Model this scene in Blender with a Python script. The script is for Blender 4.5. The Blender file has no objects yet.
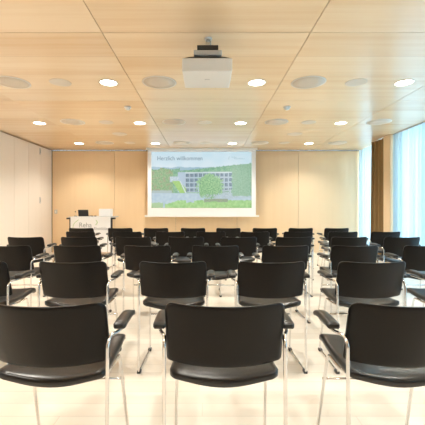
import bpy, bmesh, math, random
from mathutils import Vector, Matrix, noise
random.seed(7)
R = math.radians
S = bpy.context.scene
COL = S.collection
F, CX, CY, H = 333.0, 206.0, 209.0, 1.12      # focal length in pixels, vanishing point, eye height
CEIL, BACK, LEFT, REAR = 2.64, 8.58, -3.97, -2.4

# ------------------------------------------------------------------ materials
def mat(name, col, rough=.5, metal=0, spec=.5, coat=0, emit=None, estr=0):
    m = bpy.data.materials.new(name); m.use_nodes = True
    b = m.node_tree.nodes['Principled BSDF']
    b.inputs['Base Color'].default_value = (*col, 1)
    b.inputs['Roughness'].default_value = rough
    b.inputs['Metallic'].default_value = metal
    b.inputs['Specular IOR Level'].default_value = spec
    b.inputs['Coat Weight'].default_value = coat
    b.inputs['Coat Roughness'].default_value = .25
    if emit:
        b.inputs['Emission Color'].default_value = (*emit, 1)
        b.inputs['Emission Strength'].default_value = estr
    return m

def nodes(m):
    nt = m.node_tree
    def N(t, **k):
        n = nt.nodes.new(t)
        for a, v in k.items(): setattr(n, a, v)
        return n
    return nt, N, nt.links.new, nt.nodes['Principled BSDF']

def bumpy(m, scale, strength, dist=.001):
    nt, N, L, b = nodes(m)
    tc = N('ShaderNodeTexCoord'); n = N('ShaderNodeTexNoise')
    n.inputs['Scale'].default_value = scale; n.inputs['Detail'].default_value = 3
    bp = N('ShaderNodeBump'); bp.inputs['Strength'].default_value = strength; bp.inputs['Distance'].default_value = dist
    L(tc.outputs['Object'], n.inputs['Vector']); L(n.outputs['Fac'], bp.inputs['Height']); L(bp.outputs['Normal'], b.inputs['Normal'])
    return m

def wood(name, light, dark, along, strip, length, rough=.4, coat=0, gap=.012, tone=.5, grain=.45, gapdark=.55, offs=(0, 0, 0), butt=1, fine=14.0):
    """veneer / boards: 'along' = 0,1,2 grain axis, strips across 'strip'=(axis,width), butt joints each 'length' along the grain"""
    m = mat(name, light, rough, coat=coat)
    nt, N, L, b = nodes(m)
    def M(op, a, b_=None, c=None):
        n = N('ShaderNodeMath', operation=op)
        for i, v in enumerate((a, b_, c)):
            if v is None: continue
            if isinstance(v, (int, float)): n.inputs[i].default_value = v
            else: L(v, n.inputs[i])
        return n.outputs[0]
    g = N('ShaderNodeNewGeometry'); sp = N('ShaderNodeSeparateXYZ'); L(g.outputs['Position'], sp.inputs[0])
    ax = [sp.outputs[i] for i in range(3)]
    t = M('DIVIDE', M('ADD', ax[strip[0]], offs[strip[0]]), strip[1])
    idx = M('FLOOR', t); fr = M('FRACT', t)
    wn = N('ShaderNodeTexWhiteNoise', noise_dimensions='1D'); L(idx, wn.inputs['W'])
    s = M('ADD', M('DIVIDE', M('ADD', ax[along], offs[along]), length), M('MULTIPLY', wn.outputs['Value'], 7.3 if gap and butt else 0))
    cell = M('FLOOR', s); cf = M('FRACT', s)
    w2 = N('ShaderNodeTexWhiteNoise', noise_dimensions='2D')
    cb = N('ShaderNodeCombineXYZ'); L(idx, cb.inputs[0]); L(cell, cb.inputs[1]); L(cb.outputs[0], w2.inputs['Vector'])
    # streaks
    mp = N('ShaderNodeMapping')
    sc = [fine] * 3; sc[along] = .25 if fine < 10 else .5
    mp.inputs['Scale'].default_value = sc
    av = N('ShaderNodeVectorMath', operation='ADD'); L(g.outputs['Position'], av.inputs[0])
    sv = N('ShaderNodeVectorMath', operation='SCALE'); L(w2.outputs['Color'], sv.inputs[0]); sv.inputs['Scale'].default_value = 5
    L(sv.outputs[0], av.inputs[1]); L(av.outputs[0], mp.inputs['Vector'])
    n1 = N('ShaderNodeTexNoise'); n1.inputs['Scale'].default_value = 1; n1.inputs['Detail'].default_value = 5; n1.inputs['Roughness'].default_value = .6
    L(mp.outputs[0], n1.inputs['Vector'])
    f = M('ADD', M('MULTIPLY', M('SUBTRACT', n1.outputs['Fac'], .5), grain * 2.2), M('MULTIPLY', w2.outputs['Value'], tone))
    mx = N('ShaderNodeMix', data_type='RGBA'); mx.clamp_factor = True
    L(f, mx.inputs[0]); mx.inputs[6].default_value = (*light, 1); mx.inputs[7].default_value = (*dark, 1)
    out = mx.outputs[2]
    if gap:
        gw = gap * .5 / strip[1]
        e1 = M('LESS_THAN', M('MINIMUM', fr, M('SUBTRACT', 1.0, fr)), gw)
        e2 = M('LESS_THAN', M('MINIMUM', cf, M('SUBTRACT', 1.0, cf)), gap * .4 / length * butt)
        e = M('MULTIPLY', M('MAXIMUM', e1, e2), gapdark)
        m2 = N('ShaderNodeMix', data_type='RGBA'); L(e, m2.inputs[0]); L(out, m2.inputs[6])
        m2.inputs[7].default_value = (dark[0] * .45, dark[1] * .38, dark[2] * .3, 1)
        out = m2.outputs[2]
    L(out, b.inputs['Base Color'])
    return m

M_CEIL = wood('ceiling_veneer', (.92, .73, .50), (.72, .44, .18), 0, (1, .4525), 1.8, .34, coat=1, gap=.007, tone=.45, grain=.75, gapdark=.30, offs=(.9, -1.06, 0), butt=0, fine=8.0)
M_FLOOR = wood('oak_floor', (.80, .73, .63), (.70, .61, .50), 0, (1, .12), 1.6, .33, coat=.25, gap=.004, tone=.6, grain=.3, gapdark=.35)
M_BACK = wood('maple_wall', (.84, .63, .39), (.76, .53, .29), 2, (0, 1.57), 9, .38, coat=.6, gap=0, tone=.25, grain=.35, offs=(.745, 0, 0))
M_LEFTW = wood('pale_partition', (.85, .77, .68), (.80, .71, .61), 2, (1, .56), 9, .45, gap=0, tone=.5, grain=.3, offs=(0, .03, 0))
M_POST = wood('post_wood', (.80, .62, .42), (.70, .50, .30), 2, (1, 3), 9, .4, gap=0)
M_DARK = mat('shadow_gap', (.008, .005, .003), .9, spec=.05)
M_BLACK = bumpy(mat('black_leather', (.010, .009, .009), .30, spec=.55), 350, .15)
M_BACKR = mat('black_backrest', (.005, .0036, .0030), .30, spec=.22)
M_CHROME = mat('chrome', (.80, .79, .78), .16, metal=1)
M_PLAST = mat('black_plastic', (.02, .02, .021), .45)
M_WHITE = mat('white_paint', (.82, .82, .80), .45)
M_LWHITE = mat('white_board', (.86, .87, .88), .4)
M_GREY = mat('grey_plastic', (.5, .51, .52), .5)
M_RING = mat('rim_white', (.80, .76, .70), .5)
M_MESH = bumpy(mat('speaker_grille', (.68, .60, .50), .6), 600, .5)
M_DISC = mat('frosted_disc', (.74, .67, .58), .5)
M_LAMP = mat('lamp_lens', (.9, .9, .88), .4, emit=(1, .93, .82), estr=6)
M_FRAME = mat('window_aluminium', (.42, .44, .46), .4, metal=.3)
M_GREEN = mat('logo_green', (.30, .48, .16), .5)
M_TGREY = mat('logo_grey', (.30, .32, .34), .5)
M_STEXT = mat('slide_text', (.04, .05, .06), .5, emit=(.12, .18, .22), estr=.48)
M_STEXT2 = mat('slide_logo_text', (.05, .06, .06), .5, emit=(.30, .42, .46), estr=.48)

def cloth(name, col, trans, transp, tint=(1, 1, 1)):
    m = bpy.data.materials.new(name); m.use_nodes = True
    nt = m.node_tree; nt.nodes.clear()
    o = nt.nodes.new('ShaderNodeOutputMaterial')
    d = nt.nodes.new('ShaderNodeBsdfDiffuse'); t = nt.nodes.new('ShaderNodeBsdfTranslucent'); p = nt.nodes.new('ShaderNodeBsdfTransparent')
    d.inputs[0].default_value = (*col, 1); t.inputs[0].default_value = (*col, 1); p.inputs[0].default_value = (*tint, 1)
    a = nt.nodes.new('ShaderNodeMixShader'); a.inputs[0].default_value = trans
    b = nt.nodes.new('ShaderNodeMixShader'); b.inputs[0].default_value = transp
    nt.links.new(d.outputs[0], a.inputs[1]); nt.links.new(t.outputs[0], a.inputs[2])
    nt.links.new(a.outputs[0], b.inputs[1]); nt.links.new(p.outputs[0], b.inputs[2]); nt.links.new(b.outputs[0], o.inputs[0])
    return m
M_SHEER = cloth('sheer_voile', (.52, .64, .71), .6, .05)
M_BROWN = cloth('brown_drape', (.33, .22, .11), .35, 0)

def glass():
    m = bpy.data.materials.new('window_glass'); m.use_nodes = True
    nt = m.node_tree; nt.nodes.clear()
    o = nt.nodes.new('ShaderNodeOutputMaterial'); g = nt.nodes.new('ShaderNodeBsdfGlossy'); p = nt.nodes.new('ShaderNodeBsdfTransparent')
    g.inputs['Roughness'].default_value = .02; p.inputs[0].default_value = (.93, .97, .97, 1)
    x = nt.nodes.new('ShaderNodeMixShader'); x.inputs[0].default_value = .06
    nt.links.new(p.outputs[0], x.inputs[1]); nt.links.new(g.outputs[0], x.inputs[2]); nt.links.new(x.outputs[0], o.inputs[0])
    return m
M_GLASS = glass()

# ------------------------------------------------------------------ mesh helpers
def link(name, bm, m, parent=None, smooth=False, loc=None):
    me = bpy.data.meshes.new(name)
    bmesh.ops.recalc_face_normals(bm, faces=bm.faces)
    bm.to_mesh(me); bm.free()
    if smooth:
        for p in me.polygons: p.use_smooth = True
    me.materials.append(m)
    o = bpy.data.objects.new(name, me); COL.objects.link(o)
    if parent: o.parent = parent
    if loc: o.location = loc
    return o
def empty(name, label, cat, loc=(0, 0, 0), rz=0, group=None):
    o = bpy.data.objects.new(name, None); COL.objects.link(o)
    o.location = loc; o.rotation_euler = (0, 0, rz); o.empty_display_size = .1
    return tag(o, label, cat, group)
def tag(o, label, cat, group=None):
    o['label'] = label; o['category'] = cat
    if group: o['group'] = group
    return o
def struct(o):
    o['kind'] = 'structure'; return o
def box(bm, x0, x1, y0, y1, z0, z1, bev=0):
    r = bmesh.ops.create_cube(bm, size=1)
    vs = r['verts']
    for v in vs:
        v.co = Vector(((x0 + x1) / 2 + v.co.x * (x1 - x0), (y0 + y1) / 2 + v.co.y * (y1 - y0), (z0 + z1) / 2 + v.co.z * (z1 - z0)))
    if bev:
        es = list({e for v in vs for e in v.link_edges})
        bmesh.ops.bevel(bm, geom=es, offset=bev, segments=2, affect='EDGES', profile=.6)
    return bm
def bx(*a, bev=0): return box(bmesh.new(), *a, bev=bev)
def fillet(pts, r, n=5):
    out = [Vector(pts[0])]
    for i in range(1, len(pts) - 1):
        p, a, b = Vector(pts[i]), Vector(pts[i - 1]), Vector(pts[i + 1])
        d1, d2 = (a - p), (b - p)
        rr = min(r, d1.length * .45, d2.length * .45)
        s, e = p + d1.normalized() * rr, p + d2.normalized() * rr
        for k in range(n + 1):
            t = k / n
            out.append(s * (1 - t) ** 2 + p * 2 * t * (1 - t) + e * t * t)
    out.append(Vector(pts[-1]))
    return out
def tube(bm, pts, r, rf=.03, seg=8, flat=1):
    P = fillet(pts, rf) if rf else [Vector(p) for p in pts]
    rings = []; up = None
    for i, p in enumerate(P):
        t = (P[min(i + 1, len(P) - 1)] - P[max(i - 1, 0)]).normalized()
        if up is None:
            up = Vector((1, 0, 0)) if abs(t.x) < .9 else Vector((0, 0, 1))
        n = (up - t * up.dot(t)).normalized(); b = t.cross(n); up = n
        rings.append([bm.verts.new(p + n * math.cos(a) * r + b * math.sin(a) * r * flat) for a in [2 * math.pi * k / seg for k in range(seg)]])
    for a, b in zip(rings, rings[1:]):
        for k in range(seg): bm.faces.new((a[k], a[(k + 1) % seg], b[(k + 1) % seg], b[k]))
    bm.faces.new(rings[0]); bm.faces.new(rings[-1][::-1])
    return bm
def lathe(bm, prof, c=(0, 0, 0), seg=32):
    rings = []
    for r, z in prof:
        rings.append([bm.verts.new((c[0] + r * math.cos(2 * math.pi * k / seg), c[1] + r * math.sin(2 * math.pi * k / seg), c[2] + z)) for k in range(seg)])
    for a, b in zip(rings, rings[1:]):
        for k in range(seg): bm.faces.new((a[k], a[(k + 1) % seg], b[(k + 1) % seg], b[k]))
    bm.faces.new(rings[0]); bm.faces.new(rings[-1])
    return bm
def pad(bm, W, Hh, r, T, fn, nu=16, nv=14, edge=.45, wf=None, rb=None):
    """rounded-rectangle cushion: (a,b) in the plate plane, thickness T, fn(a,b,off)->point"""
    us = [-math.cos(math.pi * i / nu) for i in range(nu + 1)]
    us = [u * .5 + (2 * i / nu - 1) * .5 for i, u in enumerate(us)]
    vs = [-math.cos(math.pi * i / nv) for i in range(nv + 1)]
    def width(b):
        q = rb if (rb and b < 0) else r
        d = abs(b) - (Hh - q)
        w = W if d <= 0 else W - q + math.sqrt(max(q * q - d * d, 0))
        return w * (wf(b / Hh) if wf else 1)
    sides = []
    for sgn in (1, -1):
        g = []
        for v in vs:
            row = []
            for u in us:
                b = v * Hh; a = u * width(b)
                q = min((1 - abs(u)) * W, (1 - abs(v)) * Hh)
                k = min(q / (T * .9), 1)
                th = T / 2 * (edge + (1 - edge) * math.sqrt(1 - (1 - k) ** 2))
                row.append(bm.verts.new(fn(a, b, sgn * th)))
            g.append(row)
        sides.append(g)
        for i in range(nv):
            for j in range(nu):
                bm.faces.new((g[i][j], g[i][j + 1], g[i + 1][j + 1], g[i + 1][j]))
    A, B = sides
    loop = [(0, j) for j in range(nu)] + [(i, nu) for i in range(nv)] + [(nv, j) for j in range(nu, 0, -1)] + [(i, 0) for i in range(nv, 0, -1)]
    for k in range(len(loop)):
        i, j = loop[k]; i2, j2 = loop[(k + 1) % len(loop)]
        bm.faces.new((A[i][j], A[i2][j2], B[i2][j2], B[i][j]))
    return bm

# ------------------------------------------------------------------ the room
GLZ = 4.16        # glazing plane
struct(link('floor', bx(LEFT - .2, 4.3, REAR - .2, BACK + .2, -.12, 0), M_FLOOR))
# ceiling of square panels below a dark void
bm = bmesh.new()
g = .003
xs = [-4.5, -.895, .9, 2.69, 4.3]; ys = [-2.56, -.75, 1.06, 2.87, 4.68, 6.49, 8.30, 8.62]
xs[0] = LEFT - .2
for a, b in zip(xs, xs[1:]):
    for c, d in zip(ys, ys[1:]):
        box(bm, a + g, b - g, c + g, d - g, CEIL, CEIL + .03)
struct(link('ceiling', bm, M_CEIL))
struct(link('trim_1', bx(LEFT - .2, 4.3, REAR - .2, BACK + .2, CEIL + .031, CEIL + .1), M_DARK))
# back wall, panel joints 1.57 m apart
bm = bmesh.new()
js = [LEFT + .008, -2.36, -.78, .80, 2.38, 4.03]
for a, b in zip(js, js[1:]):
    box(bm, a + .003, b - .003, BACK, BACK + .04, .0, CEIL - .028)
struct(link('wall_back', bm, M_BACK))
struct(link('trim_2', bx(LEFT - .1, 4.3, BACK + .045, BACK + .12, 0, CEIL), M_DARK))
# left wall: pale partition leaves
bm = bmesh.new()
y = BACK - .006
while y > REAR:
    box(bm, LEFT - .05, LEFT, max(y - .56, REAR) + .002, y - .002, .0, CEIL - .022); y -= .56
lw = struct(link('wall_left', bm, M_LEFTW))
struct(link('trim_3', bx(LEFT - .14, LEFT - .055, REAR, BACK + .1, 0, CEIL), M_DARK))
struct(link('wall_rear', bx(LEFT - .1, 4.3, REAR - .1, REAR, 0, CEIL), mat('rear_wood', (.40, .28, .17), .6)))
# right side: floor to ceiling glazing between posts
struct(link('wall_right', bx(4.03, 4.3, 8.46, BACK + .04, 0, CEIL), M_WHITE))
struct(link('trim_4', bx(3.74, GLZ + .1, 6.76, 7.02, 0, CEIL, bev=.004), M_POST))
bays = [(REAR, -.35), (-.35, 2.0), (2.0, 4.38), (4.38, 6.76), (7.02, 8.46)]
for i, (a, b) in enumerate(bays):
    bm = bmesh.new(); w = .05
    box(bm, GLZ - .03, GLZ + .04, a, a + w, 0, CEIL); box(bm, GLZ - .03, GLZ + .04, b - w, b, 0, CEIL)
    box(bm, GLZ - .03, GLZ + .04, a + w, b - w, 0, .09); box(bm, GLZ - .03, GLZ + .04, a + w, b - w, CEIL - .07, CEIL)
    wdw = struct(link('window_%d' % (i + 1), bm, M_FRAME))
    link('pane', bx(GLZ, GLZ + .008, a + w, b - w, .09, CEIL - .07), M_GLASS, wdw)
# curtain track in the ceiling
struct(link('trim_5', bx(3.79, 3.84, REAR, 6.74, CEIL - .018, CEIL - .002), M_GREY))

# small latches on the left partition, switch plate on the back wall
for (z, yy, lab) in ((2.50, 7.96, 'small metal latch high on the pale left partition'), (1.33, 7.96, 'small metal latch at chest height on the pale left partition')):
    bm = bx(LEFT - .004, LEFT + .008, yy - .018, yy + .018, z - .075, z + .075, bev=.002)
    box(bm, LEFT + .008, LEFT + .02, yy - .008, yy + .008, z - .045, z + .045, bev=.003)
    tag(link('door_latch', bm, M_GREY), lab, 'latch', 'latches on the left partition')
bm = bx(-3.90, -3.83, BACK - .012, BACK + .003, 1.00, 1.10, bev=.004)
sw = tag(link('wall_switch', bm, M_GREY), 'small switch plate on the wooden back wall in the left corner', 'switch')
link('rocker', bx(-3.88, -3.85, BACK - .018, BACK - .012, 1.02, 1.08, bev=.002), M_RING, sw)

# ------------------------------------------------------------------ curtains
def curtain(name, y0, y1, x, amp, pitch, m, z1=CEIL - .02, z0=.02, var=.3, seed=0, thick=.002):
    rnd = random.Random(seed)
    bm = bmesh.new(); n = int((y1 - y0) / pitch * 12); nz = 8
    ph = 0; phs = [];
    for i in range(n + 1):
        phs.append(ph); ph += 2 * math.pi / 12 * (1 + var * math.sin(i * .13 + seed) + var * .5 * rnd.uniform(-1, 1))
    for s in (0, thick):
        rows = []
        for j in range(nz + 1):
            t = j / nz; z = z1 + (z0 - z1) * t
            row = []
            for i in range(n + 1):
                yy = y0 + (y1 - y0) * i / n
                a = amp * (.8 + .35 * t) * (1 + .35 * math.sin(i * .07 + seed * 2))
                xx = x + a * math.sin(phs[i] + .25 * math.sin(t * 3 + i * .05)) + .25 * a * math.sin(phs[i] * 2.3)
                row.append(bm.verts.new((xx + s, yy, z)))
            rows.append(row)
        for a_, b_ in zip(rows, rows[1:]):
            for i in range(n): bm.faces.new((a_[i], a_[i + 1], b_[i + 1], b_[i]))
        if not thick: break
    return link(name, bm, m, smooth=True)
tag(curtain('sheer_curtain', REAR + .05, 6.57, 3.82, .045, .11, M_SHEER, seed=1, thick=0), 'long white sheer curtain in soft folds right of the wooden post', 'curtain', 'sheer curtains along the windows')
tag(curtain('sheer_curtain', 6.58, 6.735, 3.80, .035, .045, M_SHEER, seed=5, thick=0), 'narrow bunched bluish sheer curtain right beside the wooden post', 'curtain', 'sheer curtains along the windows')
tag(curtain('sheer_curtain', 7.60, 8.54, 3.92, .025, .14, M_SHEER, seed=3, thick=0), 'bright sheer curtain in the far corner left of the brown drape', 'curtain', 'sheer curtains along the windows')
tag(curtain('drape', 7.05, 7.57, 3.79, .038, .13, M_BROWN, z1=CEIL - .004, seed=2, thick=.003), 'brown heavy drape gathered in folds beside the wooden post', 'curtain')

# ------------------------------------------------------------------ ceiling fixtures
def px2(x, y): return x, y
rowname = {.4: 'added unseen row just above the camera', 2.2: 'added unseen row just in front of the camera', 4.0: 'nearest row', 5.82: 'middle row', 7.65: 'farthest row'}
def downlight(x, y, label):
    t = empty('ceiling_downlight', label, 'ceiling light', (x, y, CEIL), 0, 'lit downlights in the wooden ceiling')
    link('rim', lathe(bmesh.new(), [(.098, 0), (.112, -.001), (.113, -.006), (.098, -.008), (.096, -.004)], seg=32), M_RING, t, True)
    link('lens', lathe(bmesh.new(), [(.0005, -.0045), (.096, -.0045), (.096, -.002), (.0005, -.002)], seg=32), M_LAMP, t)
    ld = bpy.data.lights.new('lamp', 'SPOT'); ld.energy = LAMP; ld.color = (1, .95, .86); ld.spot_size = R(130); ld.spot_blend = .8; ld.shadow_soft_size = .07
    lo = bpy.data.objects.new('lamp', ld); COL.objects.link(lo); lo.parent = t; lo.location = (0, 0, -.03)
LAMP = 50
cols = {-2.94: 'far left column', -1.17: 'left centre column', .61: 'right centre column', 2.38: 'far right column'}
for y in (.4, 2.2, 4.0, 5.82, 7.65):  # first two rows are out of view, added along the grid to light the room
    for x in (-2.94, -1.17, .61, 2.38):
        downlight(x, y + (.06 if y > 5 else 0), 'lit round downlight, %s, %s' % (cols[x], rowname[y]))
def speaker(x, y, label, r=.2):
    t = empty('ceiling_speaker', label, 'ceiling speaker', (x, y, CEIL), 0, 'large round ceiling speakers')
    link('rim', lathe(bmesh.new(), [(r - .012, 0), (r + .004, 0), (r + .005, -.003), (r - .004, -.006), (r - .013, -.004)], seg=40), M_RING, t, True)
    link('grille', lathe(bmesh.new(), [(.0005, -.005), (r * .5, -.005), (r - .012, -.004), (r - .012, -.001), (.0005, -.001)], seg=40), M_MESH, t, True)
names = {-2.33: 'far left', -.56: 'left of centre', 1.23: 'right of centre', 3.02: 'far right'}
for y in (4.0, 5.82, 7.65):
    for x in (-2.33, -.56, 1.23, 3.02):
        if y == 4.0 and x > 3: continue
        speaker(x, y, 'large round ceiling speaker, %s in the %s of fixtures' % (names[x], rowname[y]))
nm = {-1.75: 'left', -.02: 'centre', 1.8: 'right'}
for y, r in ((4.0, .125), (5.84, .125), (6.75, .15), (7.65, .125)):
    for x in (-1.75, -.02, 1.8):
        if (y == 4.0 or y == 6.75) and abs(x) < .1: continue
        t = tag(link('ceiling_plate', lathe(bmesh.new(), [(.0005, -.006), (r - .01, -.006), (r, -.003), (r, 0), (.0005, 0)], seg=32), M_DISC, None, False, (x, y, CEIL)),
            'flat pale unlit ceiling disc, %s one %s' % (nm[x], {4.0: 'in the nearest row of fixtures', 5.84: 'in the middle row of fixtures', 6.75: 'alone between the two far rows', 7.65: 'in the farthest row of fixtures'}[y]), 'ceiling disc', 'flat unlit ceiling discs')
for x, s in ((-1.165, 'left'), (1.205, 'right')):
    t = empty('smoke_detector', 'small white smoke detector on the ceiling, %s one of two' % s, 'smoke detector', (x, 4.96, CEIL), 0, 'smoke detectors')
    link('base', lathe(bmesh.new(), [(.0005, 0), (.052, 0), (.052, -.014), (.046, -.02), (.0005, -.02)], seg=24), M_WHITE, t, True)
    link('sensor_head', lathe(bmesh.new(), [(.0005, -.02), (.034, -.02), (.034, -.034), (.024, -.046), (.0005, -.048)], seg=24), M_WHITE, t, True)

# ------------------------------------------------------------------ projector
t = empty('projector', 'white box projector hanging from the wooden ceiling', 'projector', (.01, 3.0, 2.28), 0)
px0 = .01
bm = bmesh.new(); box(bm, -.212, .212, -.2, .2, 0, .112, bev=.012)
link('body', bm, M_WHITE, t, True)
for p in t.children[0].data.polygons: p.use_smooth = False
bm = bmesh.new(); v = []
for z, sx, sy in ((.112, .20, .19), (.142, .15, .15)):
    v.append([bm.verts.new((a * sx, b * sy, z)) for a, b in ((-1, -1), (1, -1), (1, 1), (-1, 1))])
for k in range(4): bm.faces.new((v[0][k], v[0][(k + 1) % 4], v[1][(k + 1) % 4], v[1][k]))
bm.faces.new(v[0]); bm.faces.new(v[1])
link('top_cover', bm, M_PLAST, t)
link('mount_plate', bx(-.115, .125, -.17, .1, .150, .192, bev=.006), M_GREY, t)
link('mount_bar', bx(-.085, .095, -.165, .05, .198, .236, bev=.003), M_PLAST, t)
link('pole', lathe(bmesh.new(), [(.022, .192), (.022, .359)], c=(.01, -.03, 0), seg=16), M_CHROME, t, True)
link('ceiling_flange', lathe(bmesh.new(), [(.03, .345), (.035, .360)], c=(.01, -.03, 0), seg=24), M_WHITE, t)
link('lens', lathe(bmesh.new(), [(.045, 0), (.045, .03), (.035, .03), (.03, .02)], seg=20), M_PLAST, t, True, (.08, .195, .056)).rotation_euler = (-math.pi / 2, 0, 0)
link('badge', bx(-.022, .022, -.006, .006, -.0012, 0), M_GREY, t, loc=(0, -.02, 0))
bm = bmesh.new(); tube(bm, [(.03, -.1, .236), (.05, -.06, .26), (.03, -.04, .31), (.03, 0, .359)], .006, .02)
link('cable', bm, M_WHITE, t, True)

# ------------------------------------------------------------------ projection screen
SY = 8.33; k = SY / F
def sx(px): return (px - CX) * k
def sz(py): return H + (CY - py) * k
scr = empty('projection_screen', 'pull down projection screen showing a slide of a building and trees', 'projection screen', (0, SY, 0))
link('casing', bx(sx(146.5), sx(257), -.07, .05, CEIL - .045, CEIL, bev=.006), M_WHITE, scr)
link('fabric', bx(sx(147.6), sx(255.8), -.001, .001, sz(215.2), CEIL - .045), M_LWHITE, scr)
link('bottom_bar', bx(sx(144.6), sx(259), -.016, .016, sz(216.4) - .012, sz(215.2), bev=.004), M_WHITE, scr)
X0, X1, Z1, Z0 = sx(151.4), sx(251.6), sz(151.8), sz(208)
def mixc(a, b, t):
    t = max(0, min(1, t)); return tuple(x + (y - x) * t for x, y in zip(a, b))
def nz(x, y, s, o=0): return noise.noise(Vector((x * s, y * s, o)))
def slide(u, v):
    X = 151.4 + u * 100.2; Y = 151.8 + v * 56.2          # coordinates inside the slide
    n1, n2, n3 = nz(X, Y, .9, 1), nz(X, Y, .35, 2), nz(X, Y, .12, 3)
    c = mixc((.80, .92, .98), (.90, .96, 1.), v * 3 + n3 * .5)
    if Y > 167.2 + .5 * n3 * 2: c = mixc((.62, .76, .84), (.66, .80, .82), n2)
    ridge = 171 - (X - 180) * .11 if X > 180 else 169 + n3
    if X < 160: ridge = 169.4
    if 160 <= X < 172: ridge = 167.5 + abs(X - 162) * .25
    ridge += n1 * 1.1
    if Y > ridge: c = mixc((.38, .62, .48), (.56, .76, .60), .5 + n1 + n2)
    if X < 173 and Y > ridge: c = mixc(mixc((.36, .58, .36), (.60, .74, .52), .5 + n1), (.62, .56, .44), n2 * 1.3)
    # building
    top = 172.2 - (X - 185) * .012; bot = 192.5 - max(0, X - 200) * .05
    if 178 < X < 232.5 and top < Y < bot:
        c = (.72, .80, .86)
        if X > 185:
            gx = ((X - 185) / 4.3) % 1; gy = ((Y - top) / 4.9) % 1
            if gx > .22 and gy > .30: c = mixc((.27, .37, .46), (.48, .58, .65), gx + n1)
            if Y - top < 1.1: c = (.86, .91, .95)
        else:
            c = (.70, .79, .88)
    if 170 < X < 179 and 176.5 < Y < 182: c = mixc((.80, .87, .92), (.62, .72, .78), n1 + .3)
    if 171 < X < 186 and 181 < Y < 194.5 and (X - 172) * 1.0 - (Y - 181) * .65 > 0 and (X - 172) - (Y - 181) * .78 < 8: c = mixc((.56, .78, .34), (.66, .84, .46), .5 + n1)
    if 179 < X < 187 and 0 < (X - 179.4) - (Y - 181) * .5 < 1.2 and 181 < Y < 193: c = (.86, .91, .95)
    if X < 172 and Y > 190.5 + n1: c = (.66, .74, .74)
    # ground
    gnd = 193.2 + n1 * .4
    if Y > gnd: c = mixc((.68, .78, .86), (.76, .85, .90), .5 + n2)
    if X > 206 and 189 < Y < 198 and n1 > -.12: c = mixc((.55, .64, .68), (.80, .86, .88), .4 + n1 * 1.5)
    if X < 163 and Y > 202.5 + n2: c = (.66, .80, .58)
    lawn = 203.8 - max(0, min(1, (X - 168) / 10)) * 3.5 + max(0, 8 - abs(X - 190)) * .0
    if X > 165 and Y > lawn + n2 + (2.2 if 186 < X < 194 else 0): c = mixc((.54, .78, .42), (.70, .88, .56), .5 + n2 + n1 * .5)
    if 204 < X < 228 and 198.8 < Y < 202 + n2: c = mixc((.50, .58, .46), (.58, .64, .52), n1 + .5)
    # trees in front
    dx, dy = (X - 210) / 13, (Y - 186.5) / 12.5
    if dx * dx + dy * dy < 1 + n1 * .7 + n2 * .4: c = mixc((.38, .62, .40), (.64, .84, .58), .5 + n1 * 1.2 - dy * .15)
    if X > 232 + n2 * 2 and ridge < Y < 196 + n1: c = mixc((.46, .66, .52), (.62, .78, .66), .5 + n1)
    if X > 206 and 194.5 < Y < 198.6 and X < 233 and n1 > .05: c = (.72, .78, .82)
    return mixc(c, (.80, .88, .88), .14)
nu, nv = 252, 142
bm = bmesh.new(); grid = []
for j in range(nv + 1):
    grid.append([bm.verts.new((X0 + (X1 - X0) * i / nu, -.003, Z1 + (Z0 - Z1) * j / nv)) for i in range(nu + 1)])
for j in range(nv):
    for i in range(nu): bm.faces.new((grid[j][i], grid[j][i + 1], grid[j + 1][i + 1], grid[j + 1][i]))
M_SLIDE = bpy.data.materials.new('projected_slide'); M_SLIDE.use_nodes = True
nt = M_SLIDE.node_tree; b = nt.nodes['Principled BSDF']
at = nt.nodes.new('ShaderNodeVertexColor'); at.layer_name = 'slide'
nt.links.new(at.outputs['Color'], b.inputs['Emission Color'])
b.inputs['Base Color'].default_value = (.05, .05, .05, 1); b.inputs['Emission Strength'].default_value = .42; b.inputs['Roughness'].default_value = .8
SLIDE_B = b
pic = link('projected_picture', bm, M_SLIDE, scr)
ca = pic.data.color_attributes.new('slide', 'FLOAT_COLOR', 'POINT')
for j in range(nv + 1):
    for i in range(nu + 1):
        c = slide(i / nu, j / nv)
        ca.data[j * (nu + 1) + i].color = (*[x ** 2.2 for x in c], 1)
pic['label'] = 'projected slide with a long building, trees and lawn'

def text(name, s, size, m, parent, loc, width=None, ext=.0008):
    cu = bpy.data.curves.new(name, 'FONT'); cu.body = s; cu.size = size; cu.extrude = ext
    o = bpy.data.objects.new(name, cu); COL.objects.link(o)
    dg = bpy.context.evaluated_depsgraph_get()
    me = bpy.data.meshes.new_from_object(o.evaluated_get(dg)); bpy.data.objects.remove(o)
    me.name = name; me.materials.clear(); me.materials.append(m)
    wd = max(v.co.x for v in me.vertices) - min(v.co.x for v in me.vertices)
    if width:
        for v in me.vertices: v.co.x *= width / wd
    o = bpy.data.objects.new(name, me); COL.objects.link(o); o.parent = parent
    o.location = loc; o.rotation_euler = (R(90), 0, 0)
    return o
text('slide_title', 'Herzlich willkommen', .15, M_STEXT, scr, (sx(157), -.006, sz(160.3)), width=sx(202) - sx(157))
text('slide_logo_text', 'Reha', .05, M_STEXT2, scr, (sx(231.5), -.006, sz(157.8)), width=.12)
text('slide_logo_text', 'Rheinfelden', .05, M_STEXT2, scr, (sx(234), -.006, sz(159.3)), width=.26)
bm = bmesh.new(); tube(bm, [(sx(229), 0, sz(159.5)), (sx(228.6), 0, sz(158)), (sx(229.6), 0, sz(156.6))], .006, .02, 6)
link('slide_logo_arc', bm, M_STEXT2, scr, True, (0, -.006, 0))

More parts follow.
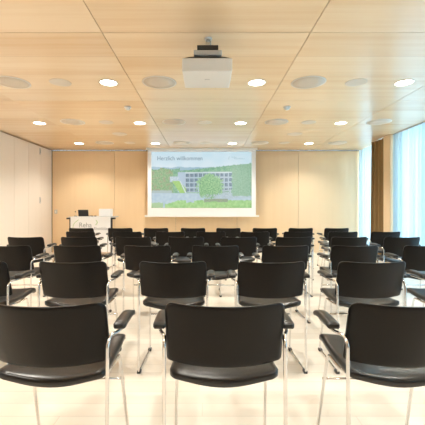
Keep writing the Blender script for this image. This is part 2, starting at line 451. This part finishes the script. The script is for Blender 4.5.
# ------------------------------------------------------------------ lectern table
TY = 7.85; k2 = TY / F
def tx(px): return (px - CX) * k2
def tz(py): return H + (CY - py) * k2
top = tz(216.6)
t = empty('presentation_table', 'white fronted presentation table with printed logo before the wooden wall', 'table', (0, TY, 0))
link('tabletop', bx(tx(68.5), tx(112.5), 0, .55, top - .025, top, bev=.003), M_GREY, t)
link('front_panel', bx(tx(70.8), tx(110.6), -.02, -.002, tz(252), top - .004, bev=.003), M_LWHITE, t)
for a, s in ((tx(70.1), 1), (tx(111.2), -1)):
    link('leg', bx(a - .02, a + .02, .0, .06, .03, top - .026, bev=.006), M_PLAST, t)
    link('foot', bx(a - .02, a + .02, .0, .50, 0, .03, bev=.008), M_PLAST, t)
    link('end_clamp', bx(a - (.085 if s > 0 else .035), a + (.035 if s > 0 else .085), -.01, .08, top - .062, top - .0255, bev=.006), M_PLAST, t)
fy = -.0215
text('logo_text', 'Reha', .16, M_TGREY, t, (tx(79.2), fy, tz(227.2)), width=tx(91.5) - tx(79.2))
text('logo_text', 'Rheinfelden', .105, M_TGREY, t, (tx(94.2), fy, tz(230)), width=tx(109.3) - tx(94.2))
bm = bmesh.new(); tube(bm, [(tx(74.2), fy, tz(231)), (tx(73), fy, tz(227)), (tx(74.6), fy, tz(223)), (tx(79), fy, tz(219.6))], .005, .1, 6)
link('logo_arc', bm, M_GREEN, t, True)
bm = bmesh.new(); tube(bm, [(tx(96.2), fy, tz(220.2)), (tx(98), fy, tz(222.3)), (tx(96.0), fy, tz(225))], .007, .03, 6)
link('logo_arrow', bm, M_GREEN, t, True)
# things on the table
lt = empty('laptop', 'black open laptop seen from behind on the presentation table', 'laptop', (tx(83.7) * 8.1 / 7.85, TY + .25, top))
w = (tx(89) - tx(78.6)) / 2
link('base', bx(-w, w, -.0, .2, 0, .018, bev=.003), M_PLAST, lt)
link('screen_lid', bx(-w, w, -.012, .0, .012, .165, bev=.003), M_PLAST, lt).rotation_euler = (R(12), 0, 0)
w = (tx(111.3) - tx(98.3)) / 2
b2 = empty('storage_box', 'white low box standing on the right of the presentation table', 'box', (tx(105.1) * 8.03 / 7.85, TY + .18, top))
link('shell', bx(-w, w, 0, .12, .008, .185, bev=.012), M_LWHITE, b2)
link('base', bx(-w + .01, w - .01, .01, .11, 0, .012), M_GREY, b2)
mc = empty('table_microphone', 'small gooseneck microphone left of the black laptop', 'microphone', (tx(75.6) * 8.15 / 7.85, TY + .3, top))
link('base', lathe(bmesh.new(), [(.0005, 0), (.035, 0), (.035, .012), (.0005, .014)], seg=20), M_PLAST, mc)
bm = bmesh.new(); tube(bm, [(0, 0, .01), (.004, 0, .06), (0, -.01, .10)], .0025, .02, 6); link('gooseneck', bm, M_GREY, mc, True)
link('head', lathe(bmesh.new(), [(.004, 0), (.012, .006), (.014, .018), (.010, .03), (.003, .034)], seg=12), M_PLAST, mc, True, (0, -.01, .098))
for p, lab in ((92.2, 'tiny dark item on the table just right of the laptop'), (95.4, 'tiny dark item on the table beside the white box')):
    bm = bx(-.022, .022, -.03, .03, 0, .022, bev=.008)
    rc = tag(link('remote_control', bm, M_PLAST, None, False, (tx(p) * 8.05 / 7.85, TY + .2, top)), lab, 'remote control')

# ------------------------------------------------------------------ the chair (faces +y, origin below the backrest)
def make_chair():
    t = empty('conference_chair', '', 'chair', group='black armchairs set out in rows')
    def fb(a, b, off):       # backrest, wraps forward at the sides, leans back slightly
        return Vector((a, -.018 + .062 * (a / .229) ** 2 - off * 1 - .035 * (b / .12), .638 + b + .006 * (abs(a) / .221) ** 3))
    link('backrest', pad(bmesh.new(), .229, .126, .034, .018, fb, 22, 18, .6, rb=.012), M_BACKR, t, True)
    def fs(a, b, off):       # seat b: -rear .. +front
        f = (b + .215) / .43
        z = .470 - .022 * math.sin(min(max(f, 0), 1) * math.pi) + .006 * f
        dip = -.010 * max(0, 1 - f * 2.6) - .026 * max(0, 1 - f * 2.6) ** 1.5 * math.cos(min(abs(a) / .215, 1) * math.pi / 2) ** 1.7
        waterfall = -.035 * max(0, (f - .82) / .18) ** 2
        side = .012 * (abs(a) / .21) ** 3
        return Vector((a, .255 + b, z + dip + waterfall + side + off))
    link('seat', pad(bmesh.new(), .208, .215, .032, .040, fs, 18, 18, .5, wf=lambda q: 1 - .045 * q), M_BLACK, t, True)
    for s in (-1, 1):
        bm = bmesh.new()
        xu, xf = .2325 * s, .222 * s
        tube(bm, [(.260 * s, .250, .624), (.260 * s, .10, .624), (xu + .002 * s, .045, .624), (xu, .020, .600), (xu, .008, .011),
                  (xf, .405, .011), (.214 * s, .345, .250), (.204 * s, .305, .440), (.200 * s, .20, .432), (.190 * s, .09, .440)], .0072, .028, 8)
        fr = link('side_frame', bm, M_CHROME, t, True)
        for yy, xx in ((.03, xu), (.385, xf)):
            bm = bmesh.new(); box(bm, xx - .013, xx + .013, yy - .02, yy + .02, 0, .019, bev=.004)
            link('glide', bm, M_PLAST, fr)
        def fa(a, b, off, s=s):
            f = (b + .105) / .21
            return Vector((.261 * s + a, .178 + b, .646 + off + .004 * math.sin(f * math.pi) - .010 * max(0, f - .8) * 5 + .004 * f))
        link('armrest', pad(bmesh.new(), .026, .099, .012, .030, fa, 8, 12, .35), M_BLACK, t, True)
    bm = bmesh.new(); tube(bm, [(-.215, .350, .30), (.215, .350, .30)], .006, 0, 8)
    link('cross_bar', bm, M_CHROME, t, True)
    bm = bmesh.new()
    for yy in (.12, .29):
        tube(bm, [(-.195, yy, .434), (.195, yy, .434)], .007, 0, 8)
    link('seat_support', bm, M_PLAST, t, True)
    return t
proto = make_chair()
def copy_chair(root):
    r = root.copy(); COL.objects.link(r)
    for ch in list(root.children):
        c = ch.copy(); COL.objects.link(c); c.parent = r
        for g_ in list(ch.children):
            d = g_.copy(); COL.objects.link(d); d.parent = c
    return r
rows = [
    [44.5, 225, 411.5],
    [-28, 72, 172.7, 272, 373, 472],
    [6.5, 76.5, 147, 215.5, 286, 355.5, 428],
    [25, 78.5, 132.8, 186, 239, 294, 349.8, 402.8],
    [80, 127, 170, 211, 255, 298.5, 343.5, 386.3],
    [81, 120, 156, 193, 228.5, 265, 301, 337],
]
ORD = ['first', 'second', 'third', 'fourth', 'fifth', 'sixth', 'seventh', 'eighth']
rowlab = ['front row nearest the camera', 'second row', 'third row', 'fourth row', 'fifth row', 'last row before the screen']
rnd = random.Random(3)
first = True
for i, row in enumerate(rows):
    y = 1.26 + .988 * i
    for j, p in enumerate(row):
        c = proto if first else copy_chair(proto); first = False
        c.location = ((p - CX) * y / F, y, 0)
        c.rotation_euler = (0, 0, R(rnd.uniform(-1.6, 1.6)) if i else 0)
        if i == 0:
            c['label'] = ['black armchair with chrome frame, left one in the front row', 'black armchair with chrome frame, middle one in the front row', 'black armchair with chrome frame, right one in the front row'][j]
        else:
            n = len(row)
            pos = 'leftmost' if j == 0 else ('rightmost' if j == n - 1 else ORD[j] + ' from the left')
            c['label'] = 'black chrome-framed armchair, %s in the %s' % (pos, rowlab[i])

# ------------------------------------------------------------------ light
w = bpy.data.worlds.new('sky'); S.world = w; w.use_nodes = True
bg = w.node_tree.nodes['Background']; bg.inputs[0].default_value = (.66, .86, 1, 1); bg.inputs[1].default_value = 4.0
for i, (a, b) in enumerate(bays):
    ld = bpy.data.lights.new('window_portal', 'AREA'); ld.shape = 'RECTANGLE'; ld.size = b - a - .1; ld.size_y = CEIL - .16
    ld.cycles.is_portal = True
    lo = bpy.data.objects.new('window_portal', ld); COL.objects.link(lo)
    lo.matrix_world = Matrix.Translation((GLZ + .06, (a + b) / 2, CEIL / 2)) @ Matrix.Rotation(R(90), 4, 'Y')  # -Z faces -X

cam = bpy.data.cameras.new('camera'); co = bpy.data.objects.new('camera', cam); COL.objects.link(co)
co.location = (0, 0, H); co.rotation_euler = (R(90), 0, 0)
cam.sensor_width = 36; cam.lens = 36 * F / 425
cam.shift_x = (212.5 - CX) / 425; cam.shift_y = -(212.5 - CY) / 425
cam.clip_start = .05
S.camera = co
S.view_settings.view_transform = 'Standard'; S.view_settings.look = 'None'; S.view_settings.gamma = 1
S.view_settings.use_curve_mapping = False
S.view_settings.exposure = 1.05
S.cycles.use_denoising = True
S.cycles.max_bounces = 10; S.cycles.diffuse_bounces = 6; S.cycles.transparent_max_bounces = 12
S.cycles.sample_clamp_indirect = 8
